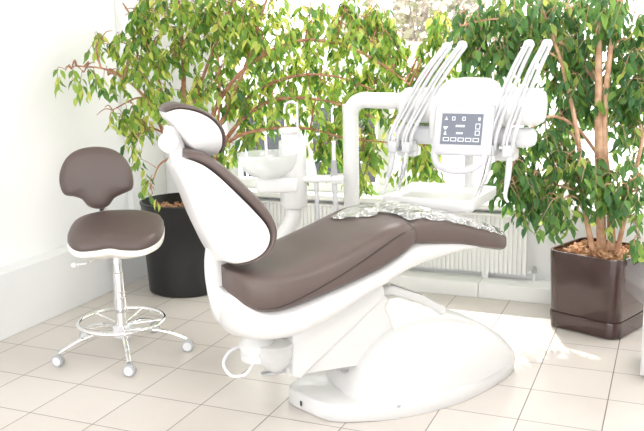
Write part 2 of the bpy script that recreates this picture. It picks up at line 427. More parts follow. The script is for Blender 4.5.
bm = bmesh.new()
def seam_pt(a, zz):
    zt, zb, W = sm(stop,a), sm(sbot,a), sm(swid,a,.015); q = abs(zz)**(1/.55)
    return (a, -W*(1-q*q)**.21-.0008, (zt+zb)/2+(zt-zb)/2*zz)
tube(bm, [seam_pt(-.53+.067*i, -.70+1.25*(i/10)) for i in range(11)], .0024, 6, 3); obj('stitched_seam', bm, mottle(mat('dark_thread',(.04,.03,.028),.6),(.035,.026,.024),(.045,.034,.03),20), sc)
ltop = [(.12,.80),(.2,.838),(.30,.830),(.40,.805),(.5,.777),(.6,.740),(.66,.712),(.69,.695),(.71,.675)]
lbot = [(.12,.74),(.2,.715),(.40,.686),(.6,.640),(.67,.622),(.71,.640)]
lwid = [(.12,.215),(.2,.212),(.4,.20),(.6,.18),(.65,.155),(.69,.11),(.71,.05)]
bm = bmesh.new(); cushion(bm, .12, .71, ltop, lbot, lwid, 34); obj('leg_cushion', bm, M['leather'], ch, 60)
# back support arm
bm = bmesh.new(); tube(bm, [(-.612,0,.76),(-.618,0,.70),(-.614,0,.62),(-.592,0,.53),(-.545,0,.46),(-.47,0,.43)], [.028,.029,.030,.033,.040,.045], 16, 6, flat=(1.7,1)); obj('back_support', bm, M['white'], ch, 60)
# backrest and headrest: front and back side-contours (x, z) with a half width at each station
def resample(path, n):
    P = [Vector(p) for p in path]
    q = [2*P[0]-P[1]] + P + [2*P[-1]-P[-2]]; out = []
    for i in range(1, len(q)-2):
        a, b, c, d = q[i-1:i+3]
        for k in range(10):
            t = k/10; out.append(.5*((2*b)+(c-a)*t+(2*a-5*b+4*c-d)*t*t+(3*b-a-3*c+d)*t**3))
    out.append(P[-1]); L = [0]
    for a, b in zip(out, out[1:]): L.append(L[-1]+(b-a).length)
    res = []
    for k in range(n+1):
        x = L[-1]*k/n; m = 0
        while m < len(L)-2 and L[m+1] < x: m += 1
        t = (x-L[m])/max(1e-9, L[m+1]-L[m]); res.append(out[m].lerp(out[m+1], min(1, t)))
    return res
def shell_body(front, back, n, prof):
    F, K = resample([(a, z, w) for a, z, w in front], n), resample([(a, z, w) for a, z, w in back], n)
    bm = bmesh.new(); rings = []
    for f, b in zip(F, K):
        r = []
        half = [(1-(1-b.z/max(f.z,1e-3))*u, k) for u, k in prof]
        for u, k in half: r.append(Vector((f.x+(b.x-f.x)*k, -f.z*u, f.y+(b.y-f.y)*k)))
        for u, k in half[::-1]: r.append(Vector((f.x+(b.x-f.x)*k, f.z*u, f.y+(b.y-f.y)*k)))
        rings.append(r)
    loft(bm, rings); return bm
def pad_body(inner, outer, n, e=.5):
    F, K = resample(inner, n), resample(outer, n)
    bm = bmesh.new(); rings = []
    for i, (f, b) in enumerate(zip(F, K)):
        r = []; W = max(f.z, b.z)+.003
        for j in range(24):
            th = 2*PI*j/24; c, s_ = math.cos(th), math.sin(th); k = .5+.5*math.copysign(abs(s_)**.7, s_)
            r.append(Vector((f.x+(b.x-f.x)*k, W*math.copysign(abs(c)**e, c), f.y+(b.y-f.y)*k)))
        rings.append(r)
    loft(bm, rings); return bm
b_in = [(-.624,.738,.11),(-.594,.733,.17),(-.542,.752,.22),(-.497,.787,.243),(-.478,.836,.25),(-.490,.883,.25),(-.527,.932,.25),(-.575,.988,.24),(-.654,1.077,.20),(-.70,1.117,.16),(-.738,1.134,.115)]
b_out = [(-.606,.722,.12),(-.575,.722,.17),(-.53,.735,.215),(-.482,.768,.24),(-.448,.808,.247),(-.436,.858,.25),(-.452,.913,.25),(-.487,.969,.245),(-.568,1.06,.235),(-.640,1.132,.19),(-.695,1.164,.135),(-.735,1.166,.09)]
b_back = [(-.632,.722,.05),(-.655,.775,.085),(-.685,.85,.09),(-.712,.92,.09),(-.735,.99,.09),(-.758,1.05,.085),(-.780,1.105,.07)]
PR = [(0,0),(.02,.10),(.10,.26),(.30,.50),(.60,.76),(.88,.94),(1,1),(1.12,1.02)]
obj('backrest_shell', shell_body(b_in, b_back, 34, PR), M['white'], ch, 30)
obj('backrest_cushion', pad_body(b_in, b_out, 40), M['leather'], ch, 60)
h_in = [(-.800,1.305,.055),(-.758,1.318,.09),(-.698,1.306,.12),(-.644,1.273,.13),(-.612,1.227,.125),(-.604,1.177,.10),(-.609,1.141,.06)]
h_out = [(-.802,1.325,.05),(-.759,1.340,.09),(-.697,1.326,.12),(-.634,1.291,.13),(-.594,1.238,.125),(-.583,1.190,.10),(-.590,1.145,.06)]
h_back = [(-.795,1.280,.03),(-.765,1.255,.06),(-.730,1.205,.07),(-.700,1.165,.07),(-.665,1.138,.05),(-.625,1.130,.03)]
obj('headrest_shell', shell_body(h_in, h_back, 24, PR), M['white'], ch, 50)
obj('headrest_cushion', pad_body(h_in, h_out, 26, .6), M['leather'], ch, 60)
bm = bmesh.new(); tube(bm, [(-.735,0,1.09),(-.750,0,1.15),(-.768,0,1.22),(-.765,0,1.25)], [.022,.023,.023,.018], 12, 5, flat=(1.5,1))
box(bm, -.775,-.715,-.035,.035,1.075,1.115,.01); br = obj('headrest_bracket', bm, M['white'], ch, 50)
bm = bmesh.new(); mt = Matrix.Translation((-.785,-.012,1.19)) @ Matrix.Rotation(PI/2, 4, 'X')
vs = lathe(bm, [(.030,-.02),(.038,-.014),(.038,.014),(.030,.02)], 24)
for v in bm.verts: v.co = mt @ v.co
obj('tilt_knob', bm, M['whiteg'], br)
# connection unit beneath the hips, clear cup, hose and pedal
bm = bmesh.new(); lathe(bm, [(.05,.0),(.068,.004),(.070,.030),(.064,.036),(.064,.044),(.072,.048),(.072,.070),(.066,.078),(.05,.10),(.05,.14)], 32, (-.475,-.04,.285)); ju = obj('suction_unit', bm, M['white'], ch)
bm = bmesh.new(); lathe(bm, [(.012,.0),(.045,.022),(.068,.055),(.074,.085),(.074,.12),(.07,.125)], 28, (-.415,-.09,.235)); obj('filter_cup', bm, M['clearcup'], ju)
bm = bmesh.new(); tube(bm, [(-.52,.02,.33),(-.57,.03,.31),(-.605,.01,.27),(-.59,-.04,.235),(-.54,-.07,.24),(-.50,-.06,.28)], .007, 10); obj('grey_hose', bm, M['pale_hose'], ch)
bm = bmesh.new(); box(bm, -.46,-.33,-.06,-.03,.212,.224,.003); obj('safety_bar', bm, M['grey'], ch)
bm = bmesh.new(); box(bm, -.36,-.30,-.075,-.015,.205,.24,.006); obj('bar_mount', bm, M['white'], ch)
# small maker's mark on the dome skirt
bm = bmesh.new(); box(bm, .055,.07,-.2585,-.2565,.055,.066); obj('emblem', bm, M['grey'], ch)

# clear film over the foot end
bm = bmesh.new(); rings = []
rnd = random.Random(3)
for i in range(45):
    a = -.06+.768*i/44
    zt = max(sm(stop, a) if a < .19 else 0, sm(ltop, a) if a > .12 else 0); W = (sm(lwid, a, .015) if a > .2 else interp([(-.06,.16),(.2,.225)], a))
    near = interp([(-.06,-.5),(-.02,-.1),(.04,.45),(.08,.25),(.14,.75),(.25,.93),(.5,.97),(.75,.97)], a)
    r = []
    for j in range(19):
        v = j/18; y = W+.006 - v*(W+.006)*(1+near)
        edge = max(0, abs(y)/(W+.006)-.72)/.28
        z = zt+.007 - edge**2*.035 + rnd.uniform(-.003,.005)
        r.append(Vector((a, y, z)))
    rings.append(r)
loft(bm, rings, closed=False, cap=False)
film = obj('plastic_cover', bm, M['film'], None, 0)
film.location = ch.location; film.rotation_euler = ch.rotation_euler
sol = film.modifiers.new('thickness', 'SOLIDIFY'); sol.thickness = .0008
for p in film.data.polygons: p.use_smooth = True
tag(film, 'crinkled clear plastic sheet laid over the foot end of the dental chair', 'plastic cover')

# ------------------------------------------------------------------ stool
st = thing('dentist_stool', 'brown padded swivel stool with chrome five star base and foot ring by the left wall', 'stool', (-2.555, 3.390, 0), math.radians(23))
bm = bmesh.new(); lathe(bm, [(.03,.085),(.045,.095),(.048,.12),(.045,.145),(.03,.155)], 28); obj('hub', bm, M['whiteg'], st)
bm = bmesh.new(); lathe(bm, [(.030,.155),(.030,.30),(.026,.302),(.026,.43),(.022,.432),(.022,.55),(.02,.555)], 28)
torus(bm, .028, .003, .30, 28, 8); torus(bm, .028, .003, .33, 28, 8); obj('gas_column', bm, M['chrome'], st)
angs = [-127.1, -49.3, 24.5, 95.0, 164.0]
for k, d in enumerate(angs):
    th = math.radians(d-23); u = Vector((math.cos(th), math.sin(th), 0)); sd = Vector((-u.y, u.x, 0))
    bm = bmesh.new()
    tube(bm, [u*.035+Vector((0,0,.125)), u*.12+Vector((0,0,.128)), u*.22+Vector((0,0,.11)), u*.30+Vector((0,0,.078)), u*.325+Vector((0,0,.066))], [.014,.014,.012,.010,.010], 12, 5, flat=(1.1,.8))
    leg = obj('leg', bm, M['chrome'], st, 50)
    bm = bmesh.new(); c = u*.33
    ax = (Matrix.Rotation(math.radians(-90+8*(k-2)), 3, 'Z') @ Vector((math.cos(-.0), 0, 0))).normalized()   # axle
    zz = Vector((0,0,1)); tt_ = zz.cross(ax)
    def wheel(bm, prof, seg=28):
        rings = [[Vector((c.x, c.y, .030)) + ax*h + (tt_*math.cos(2*PI*j/seg)+zz*math.sin(2*PI*j/seg))*r for j in range(seg)] for r, h in prof]
        loft(bm, rings)
    wheel(bm, [(.024,-.018),(.030,-.014),(.030,-.004),(.020,-.002),(.020,.002),(.030,.004),(.030,.014),(.024,.018)])
    cs = obj('caster', bm, M['grey'], leg)
    bm = bmesh.new(); wheel(bm, [(.020,-.0185),(.022,-.0195),(.010,-.021),(.006,-.0205)]); obj('caster_cap', bm, M['whiteg'], cs)
    bm = bmesh.new(); wheel(bm, [(.020,.0185),(.022,.0195),(.010,.021),(.006,.0205)]); obj('caster_cap', bm, M['whiteg'], cs)
bm = bmesh.new(); torus(bm, .215, .0105, .175, 72, 12)
for k in range(5):
    th = math.radians(angs[k]-23); u = Vector((math.cos(th), math.sin(th), 0))
    tube(bm, [u*.028+Vector((0,0,.155)), u*.12+Vector((0,0,.165)), u*.213+Vector((0,0,.175))], .006, 8, 4)
obj('foot_ring', bm, M['chrome'], st, 60)
# seat (x to the right, -y to the front)
so = [(-.235,.02),(-.215,.12),(-.12,.185),(0,.20),(.12,.185),(.215,.12),(.240,.0),(.225,-.10),(.16,-.165),(.07,-.165),(0,-.145),(-.07,-.165),(-.15,-.165),(-.215,-.09)]
def saddle(v):
    v = v.copy(); v.z += .26*v.y*(1 if v.z > -.03 else .3)
    return v
bm = bmesh.new(); pillow(bm, so, [('i',.03,-.004),('i',.008,.0),('i',0,.012),('i',.001,.03),('i',.010,.048),('i',.028,.058),('s',.72,.064),('s',.4,.062)], saddle)
for v in bm.verts: v.co.z += .618
obj('seat_cushion', bm, M['leather'], st, 60)
bm = bmesh.new(); pillow(bm, so, [('s',.30,-.092),('s',.50,-.088),('s',.80,-.066),('i',.012,-.042),('i',.0,-.020),('i',-.002,.002),('i',.004,.010),('i',.02,.014)], saddle)
for v in bm.verts: v.co.z += .618
obj('seat_pan', bm, M['cream'], st, 60)
bm = bmesh.new(); tube(bm, [(-.03,-.05,.535),(-.10,-.15,.525),(-.15,-.21,.528)], .005, 8, 4)
lv = obj('height_lever', bm, M['chrome'], st)
bm = bmesh.new(); lathe(bm, [(.006,-.012),(.013,-.006),(.013,.006),(.006,.012)], 14, (-.155,-.216,.528)); obj('lever_knob', bm, M['whiteg'], lv)
# backrest on a bracket
bo = [(-.190,-.015),(-.183,.05),(-.150,.115),(-.09,.155),(0,.168),(.085,.152),(.145,.11),(.180,.05),(.190,-.01),(.180,-.055),(.13,-.078),(.085,-.10),(.05,-.14),(0,-.155),(-.05,-.142),(-.082,-.105),(-.12,-.088),(-.17,-.075)]
bc = Vector((-.120, .20, .880))
def place(v):   # outline plane (x, z), thickness towards -y, wrapped gently round the sitter
    y = -v.z + .25*(v.x)**2*-2.2
    w = Vector((v.x, y, v.y))
    w = Matrix.Rotation(math.radians(-6), 3, 'X') @ w
    w = Matrix.Rotation(math.radians(0), 3, 'Z') @ w
    return w + bc
bm = bmesh.new(); pillow(bm, bo, [('i',.02,-.002),('i',.004,.002),('i',0,.012),('i',.004,.030),('i',.016,.042),('s',.75,.050),('s',.4,.052)], place); obj('backrest_cushion', bm, M['leather'], st, 60)
bm = bmesh.new(); pillow(bm, bo, [('s',.4,-.022),('s',.8,-.018),('i',.012,-.008),('i',.002,.004),('i',.006,.010)], place); obj('backrest_shell', bm, M['cream'], st, 60)
bm = bmesh.new(); tube(bm, [(-.04,.08,.545),(-.09,.20,.575),(-.12,.255,.62),(-.12,.255,.72),(-.12,.235,.82)], .012, 12, 6, flat=(2.0,.7)); obj('back_bracket', bm, M['chrome'], st, 60)

# ------------------------------------------------------------------ cuspidor column
cu = thing('cuspidor_unit', 'white rinse column with frosted glass bowl and chrome cup filler behind the backrest', 'cuspidor', (-1.741, 3.770, 0), math.radians(20))
bm = bmesh.new(); lathe(bm, [(.062,.745),(.068,.752),(.068,1.07),(.066,1.078)], 36); tube(bm, [(0,0,.80),(0,0,.73),(-.02,0,.66),(-.07,0,.58),(-.12,0,.50),(-.135,0,.40),(-.135,0,.02)], .040, 20, 6)
lathe(bm, [(.13,0),(.13,.015),(.06,.03)], 32, (-.135,0,0)); obj('column', bm, M['unit_white'], cu, 50)
bm = bmesh.new(); lathe(bm, [(.046,0),(.046,.07),(.041,.074),(.041,.125),(.052,.135),(.052,.15),(.046,.153)], 32, (-.012,-.03,.99)); obj('cup_heater', bm, M['unit_white'], cu)
bm = bmesh.new(); box(bm, -.18, .03, -.075, .065, .825, .905, .02, seg=4); obj('bowl_bracket', bm, M['unit_white'], cu, 50)
bm = bmesh.new(); lathe(bm, [(.03,0),(.08,.012),(.125,.045),(.148,.085),(.154,.125),(.150,.125),(.143,.087),(.12,.050),(.078,.020),(.02,.008)], 40, (-.120,-.03,.895)); obj('bowl', bm, M['bowl'], cu, 50)
bm = bmesh.new(); tube(bm, [(.03,-.03,1.07),(.03,-.03,1.24),(.02,-.03,1.262),(0,-.03,1.27),(-.022,-.03,1.262),(-.032,-.03,1.235),(-.032,-.03,1.215)], .0075, 10, 5); obj('cup_filler', bm, M['steel'], cu, 60)
bm = bmesh.new(); box(bm, .05, .24, -.045, .045, .872, .90, .010, seg=3); box(bm, .19,.255,-.055,.055,.865,.905,.012, seg=3); ah = obj('assistant_holder', bm, M['unit_white'], cu, 50)
bm = bmesh.new(); tube(bm, [(.115,-.02,.88),(.118,-.02,.7),(.118,-.02,.5),(.06,-.02,.35),(-.02,0,.3)], .011, 10, 5); obj('suction_hose', bm, M['pale_hose'], cu, 60)
bm = bmesh.new(); tube(bm, [(.205,-.02,.88),(.21,-.02,.7),(.20,-.02,.5),(.10,-.02,.33),(-.02,.01,.28)], .013, 10, 5); obj('suction_hose', bm, M['pale_hose'], cu, 60)
# two suction tips in the holder
t = thing('suction_handpiece', 'thin white suction tip leaning towards the rinse column, left one in the side holder', 'suction handpiece', (0,0,0), 0, 'suction handpieces'); t.parent = None
t.location = cu.matrix_basis @ Vector((.115,-.02,.9))
bm = bmesh.new(); tube(bm, [(0,0,-.01),(-.012,0,.06),(-.04,0,.15),(-.055,0,.19)], [.010,.008,.006,.005], 10, 4); obj('tip', bm, M['unit_white'], t)
t = thing('suction_handpiece', 'upright suction handle with grey grip and white tip, right one in the side holder', 'suction handpiece', (0,0,0), 0, 'suction handpieces')
t.location = cu.matrix_basis @ Vector((.205,-.02,.9))
bm = bmesh.new(); tube(bm, [(0,0,-.01),(0,0,.08)], [.017,.014], 14, 1); obj('grip', bm, M['grey'], t)
bm = bmesh.new(); tube(bm, [(0,0,.078),(0,0,.16),(0,0,.175)], [.010,.010,.012], 12, 1); obj('tip', bm, M['unit_white'], t)

# ------------------------------------------------------------------ instrument console
ko = thing('instrument_console', 'white dentist instrument console with blue grey display on a bent post', 'instrument console', (-1.507, 3.97, 0), math.radians(-4))
bm = bmesh.new()
tube(bm, [(0,0,.02),(0,0,1.15),(.0,0,1.20),(.025,0,1.245),(.07,0,1.265),(.13,0,1.265),(.36,0,1.262)], .040, 24, 6)
lathe(bm, [(.15,0),(.15,.015),(.07,.03)], 36); obj('post', bm, M['unit_white'], ko, 60)
# console body: box with a rounded back drum
bm = bmesh.new()
body = [(.36,.0,1.13,1.262,.10),(.40,.0,1.09,1.29,.13),(.45,-.0,1.07,1.31,.135)]
def drum(bm, x0, x1, cz, r, ry, lip=.03):
    rings = []
    for x, s in ((x0,.55),(x0+.006,.8),(x0+lip,1),(x1-lip,1),(x1-.006,.82),(x1,.6)):
        rings.append([Vector((x, ry*s*math.copysign(abs(math.cos(2*PI*j/32))**.8, math.cos(2*PI*j/32)), cz+r*s*math.copysign(abs(math.sin(2*PI*j/32))**.8, math.sin(2*PI*j/32)))) for j in range(32)])
    loft(bm, rings)
drum(bm, .28, .965, 1.245, .085, .10)
prism(bm, [(.45,1.08),(.45,1.22),(.49,1.33),(.55,1.378),(.71,1.372),(.755,1.32),(.775,1.20),(.77,1.08)], -.12, .10, .03, 4)
obj('console_body', bm, M['unit_white'], ko, 50)
bm = bmesh.new(); box(bm, .25,.93,-.05,.05,1.06,1.15,.03); obj('holder_bar', bm, M['whiteg'], ko, 50)
# display panel with loop handle, tilted back
tilt = Matrix.Rotation(math.radians(-16), 3, 'X'); pc = Vector((.632, -.15, 1.138))
def tp(x, y, z): return tilt @ Vector((x, y, z)) + pc
bm = bmesh.new(); box(bm, -.140,.140,-.018,.012,-.11,.125,.016, seg=3)
# handle loop
path = [(-.118,0,-.07),(-.125,0,-.11),(-.10,0,-.158),(-.03,0,-.180),(.04,0,-.172),(.09,0,-.145),(.112,0,-.10),(.112,0,-.07)]
tube(bm, path, .017, 14, 5)
for v in bm.verts: v.co = tilt @ v.co + pc
dp = obj('display_panel', bm, mottle(mat('panel_plastic', (.6,.6,.62), .35), (.58,.58,.60), (.63,.63,.65), 5), ko, 50)
bm = bmesh.new(); box(bm, -.098,.094,-.0205,-.0175,-.062,.080)
for v in bm.verts: v.co = tilt @ v.co + pc
obj('screen', bm, M['screen'], dp, 0)
bm = bmesh.new()
def ic(x0, x1, z0, z1): box(bm, x0, x1, -.0215, -.0205, z0, z1)
def ring(x0, x1, z0, z1, w=.003): ic(x0,x1,z0,z0+w); ic(x0,x1,z1-w,z1); ic(x0,x0+w,z0,z1); ic(x1-w,x1,z0,z1)
for k in range(5): ring(-.085+.035*k, -.085+.035*k+.028, -.048, -.030)
for v in bm.verts: v.co = tilt @ v.co + pc
obj('button_row', bm, M['icon'], dp, 0)
bm = bmesh.new()
def symbols(fn):
    global bm
    bm = bmesh.new(); fn()
    for v in bm.verts: v.co = tilt @ v.co + pc
    obj('display_symbol', bm, M['icon'], dp, 0)
for k in (0,1): symbols(lambda: ring(-.05+.048*k, -.035+.048*k, .048, .066))
symbols(lambda: (ic(-.085,-.070,.050,.054), ic(-.080,-.074,.054,.064)))
symbols(lambda: ic(.072,.082,.05,.064))
symbols(lambda: (ic(-.088,-.068,.014,.020), ic(-.083,-.073,.006,.014)))
symbols(lambda: (ic(-.085,-.07,-.018,-.014), ic(-.08,-.074,-.014,-.002)))
symbols(lambda: [ic(x,x+.008,.018,.028) for x in (-.03,-.019,-.008,.003)])
symbols(lambda: [ic(x,x+.008,-.014,-.005) for x in (-.025,-.014,-.003)])
symbols(lambda: ring(.062,.084,.010,.036)); symbols(lambda: ring(.062,.084,-.018,.004))
# whip arms: a slim loop of two rails leaning back, hose between them
def whip(x0, x1, zt, name='hose_arm'):
    bm = bmesh.new()
    for s in (-.020, .020):
        tube(bm, [(x0+s,-.13,1.06),(x0+s+.01,-.145,1.12),(x0+(x1-x0)*.30+s,-.10,1.25),(x0+(x1-x0)*.65+s,-.05,1.40),(x1+s*.8,.0,zt-.01)], .0098, 8, 5)
    tube(bm, [(x1-.018,0,zt-.015),(x1-.012,.003,zt+.004),(x1+.012,.003,zt+.004),(x1+.018,0,zt-.015)], .009, 8, 4)
    lathe(bm, [(.010,-.012),(.016,-.006),(.016,.006),(.010,.012)], 14, (x1+.004,.0,zt-.008))
    box(bm, x0-.022, x0+.022, -.16, -.05, 1.03, 1.085, .010)
    w = obj(name, bm, M['arm_grey'], ko, 50)
    bm = bmesh.new()
    tube(bm, [(x0+.0,-.15,1.04),(x0+.005,-.15,1.12),(x0+(x1-x0)*.30,-.112,1.25),(x0+(x1-x0)*.65,-.062,1.40),(x1,-.012,zt-.01)], .0055, 8, 5)
    obj('hose', bm, M['pale_hose'], w, 60)
WA = [(.285,.500,1.525),(.355,.575,1.53),(.755,.885,1.53),(.835,.965,1.53)]
for a, b, z in WA: whip(a, b, z)
for x in (.32, .80): 
    bm = bmesh.new(); box(bm, x-.05, x+.05, -.06,.02, 1.0,1.05,.01); obj('holder_block', bm, M['unit_white'], ko, 50)
# tray under the console, on a drop arm
bm = bmesh.new(); tube(bm, [(.60,.03,1.12),(.60,.06,.98),(.60,.06,.85)], .022, 14, 4); obj('tray_arm', bm, M['unit_white'], ko, 50)
bm = bmesh.new()
def rect(x0,x1,y0,y1,z,r=.03):
    pts = []
    for cx, cy, a0 in ((x1-r,y1-r,0),(x0+r,y1-r,90),(x0+r,y0+r,180),(x1-r,y0+r,270)):
        for j in range(5):
            a = math.radians(a0+22.5*j); pts.append(Vector((cx+r*math.cos(a), cy+r*math.sin(a), z)))
    return pts
tx0, tx1, ty0, ty1 = .290, .725, -.305, .13
loft(bm, [rect(tx0+.05,tx1-.05,ty0+.05,ty1-.05,.790), rect(tx0+.012,tx1-.012,ty0+.012,ty1-.012,.793), rect(tx0,tx1,ty0,ty1,.812), rect(tx0,tx1,ty0,ty1,.848), rect(tx0+.018,tx1-.018,ty0+.018,ty1-.018,.848), rect(tx0+.035,tx1-.035,ty0+.035,ty1-.035,.822), rect(tx0+.06,tx1-.06,ty0+.06,ty1-.06,.820)])
obj('instrument_tray', bm, M['unit_white'], ko, 40)
# handpieces hanging from the holders
def handpiece(x, label, m1, m2, ln, lean, r=.010, bend=0.):
    t = thing('dental_handpiece', label, 'dental handpiece', (0,0,0), 0, 'handpieces hanging from the console')
    t.location = ko.matrix_basis @ Vector((x, -.135, 1.035)); t.rotation_euler = (0,0,math.radians(-4))
    bm = bmesh.new(); tube(bm, [(0,0,0),(-lean*.25,0,-ln*.4),(-lean*.5,0,-ln*.62)], [r,r*1.05,r*.9], 14, 3); obj('handle', bm, m1, t, 60)
    bm = bmesh.new(); tube(bm, [(-lean*.5,0,-ln*.61),(-lean*.8,0,-ln*.88),(-lean+bend,-.01,-ln)], [r*.75,r*.6,r*.4], 12, 3); obj('tip', bm, m2, t, 60)
handpiece(.285, 'curved white pointed handpiece, leftmost of the four hanging from the console', M['arm_grey'], M['unit_white'], .20, .055, .014)
handpiece(.350, 'metal handpiece hanging second from the left, above the tray corner', M['steel'], M['steel'], .195, .045, .014)
handpiece(.755, 'metal handpiece with knurled tip just right of the display', M['steel'], M['steel'], .20, .06, .014)
handpiece(.845, 'white curved handpiece, rightmost of the four hanging from the console', M['arm_grey'], M['unit_white'], .21, .02, .014, .02)

# ------------------------------------------------------------------ weeping figs
def leaf_mesh(name, leaves, m, parent):
    V, F, Tn = [], [], []
    for base, d, nrm, L, W, tone in leaves:
        s = d.cross(nrm)
        if s.length < 1e-3: s = d.orthogonal()
        s.normalize(); nn = s.cross(d).normalized()
        i = len(V); cup = W*.28
        P = [base, base+d*L*.3+s*W*.46+nn*cup, base+d*L*.3-s*W*.46+nn*cup, base+d*L*.28,
             base+d*L*.62+s*W*.40+nn*cup*.8-nn*L*.02, base+d*L*.62-s*W*.40+nn*cup*.8-nn*L*.02, base+d*L*.60-nn*L*.02, base+d*L-nn*L*.10]
        V += [tuple(p) for p in P]; Tn += [tone]*8
        F += [(i,i+1,i+3),(i,i+3,i+2),(i+1,i+4,i+6,i+3),(i+3,i+6,i+5,i+2),(i+4,i+7,i+6),(i+6,i+7,i+5)]
    me = bpy.data.meshes.new(name); me.from_pydata(V, [], F); me.update()
    at = me.attributes.new('tone', 'FLOAT', 'POINT'); at.data.foreach_set('value', Tn)
    for p in me.polygons: p.use_smooth = True
    me.materials.append(m)
    o = bpy.data.objects.new(name, me); C.objects.link(o); o.parent = parent
    return o
FIG_LEFT= [(-3.11, 4.11, 1.59, 0.07, 0.06, 4), (-3.18, 4.03, 1.41, 0.08, 0.06, 4), (-3.21, 3.96, 1.43, 0.04, 0.04, 1), (-2.96, 4.18, 1.56, 0.12, 0.13, 10), (-3.05, 4.08, 1.39, 0.09, 0.08, 6), (-3.04, 4.09, 1.19, 0.09, 0.11, 5), (-2.88, 4.21, 1.73, 0.1, 0.08, 7), (-2.91, 4.14, 1.04, 0.12, 0.17, 14), (-2.86, 4.22, 1.33, 0.17, 0.21, 30), (-2.82, 4.35, 1.62, 0.21, 0.21, 44), (-2.59, 4.55, 1.67, 0.24, 0.2, 50), (-2.66, 4.63, 1.31, 0.22, 0.2, 46), (-2.33, 4.66, 1.6, 0.22, 0.24, 46), (-2.33, 4.66, 1.25, 0.21, 0.19, 50), (-2.45, 4.61, 1.0, 0.16, 0.1, 12), (-2.03, 4.68, 1.6, 0.21, 0.23, 50), (-1.99, 4.7, 1.24, 0.21, 0.21, 50), (-1.93, 4.72, 0.97, 0.13, 0.17, 24), (-1.75, 4.69, 1.56, 0.18, 0.23, 40), (-1.71, 4.7, 1.25, 0.17, 0.2, 42), (-1.69, 4.66, 0.92, 0.13, 0.2, 32), (-1.53, 4.73, 1.43, 0.14, 0.17, 40), (-1.62, 4.74, 1.65, 0.11, 0.14, 26), (-1.27, 4.73, 1.54, 0.09, 0.1, 16), (-1.23, 4.69, 1.67, 0.07, 0.08, 9), (-1.36, 4.69, 1.39, 0.09, 0.1, 14), (-1.2, 4.7, 1.43, 0.06, 0.09, 8), (-1.42, 4.72, 1.16, 0.13, 0.16, 30), (-1.35, 4.69, 0.87, 0.12, 0.16, 26), (-1.28, 4.67, 1.36, 0.09, 0.16, 18), (-1.8, 4.67, 1.75, 0.21, 0.1, 18), (-2.45, 4.61, 1.81, 0.37, 0.14, 45), (-2.81, 4.35, 1.84, 0.23, 0.11, 26), (-1.17, 4.77, 1.22, 0.08, 0.12, 8), (-2.78, 4.04, 0.74, 0.03, 0.1, 2), (-2.76, 4.59, 0.9, 0.15, 0.11, 14), (-2.14, 4.74, 0.9, 0.07, 0.09, 6), (-1.29, 4.56, 0.98, 0.07, 0.11, 8)]
FIG_RIGHT= [(-1.03, 4.45, 1.64, 0.12, 0.12, 28), (-0.98, 4.47, 1.52, 0.1, 0.1, 14), (-0.77, 4.56, 1.49, 0.13, 0.11, 22), (-0.85, 4.53, 1.66, 0.15, 0.14, 34), (-0.66, 4.61, 1.62, 0.16, 0.18, 42), (-0.44, 4.7, 1.59, 0.18, 0.2, 48), (-0.24, 4.68, 1.53, 0.14, 0.23, 44), (-0.92, 4.5, 1.47, 0.11, 0.1, 16), (-0.57, 4.64, 1.33, 0.15, 0.18, 36), (-0.37, 4.73, 1.22, 0.17, 0.19, 40), (-0.19, 4.69, 1.12, 0.1, 0.21, 34), (-0.63, 4.56, 1.07, 0.13, 0.14, 28), (-0.77, 4.45, 0.92, 0.1, 0.1, 22), (-0.68, 4.43, 0.77, 0.12, 0.14, 40), (-0.55, 4.54, 0.89, 0.14, 0.15, 34), (-0.39, 4.5, 0.85, 0.13, 0.17, 28), (-0.23, 4.52, 0.78, 0.12, 0.17, 34), (-0.52, 4.39, 0.71, 0.1, 0.09, 16), (-0.14, 4.45, 0.56, 0.03, 0.06, 5), (-0.54, 4.66, 1.77, 0.48, 0.12, 60), (-0.78, 4.34, 0.86, 0.06, 0.11, 14), (-0.18, 4.7, 1.35, 0.08, 0.21, 26), (-0.48, 4.79, 1.43, 0.13, 0.16, 20)]
def keep_in(p):
    p.y = min(p.y, 5.0); p.x = max(p.x, -3.36)
    return p
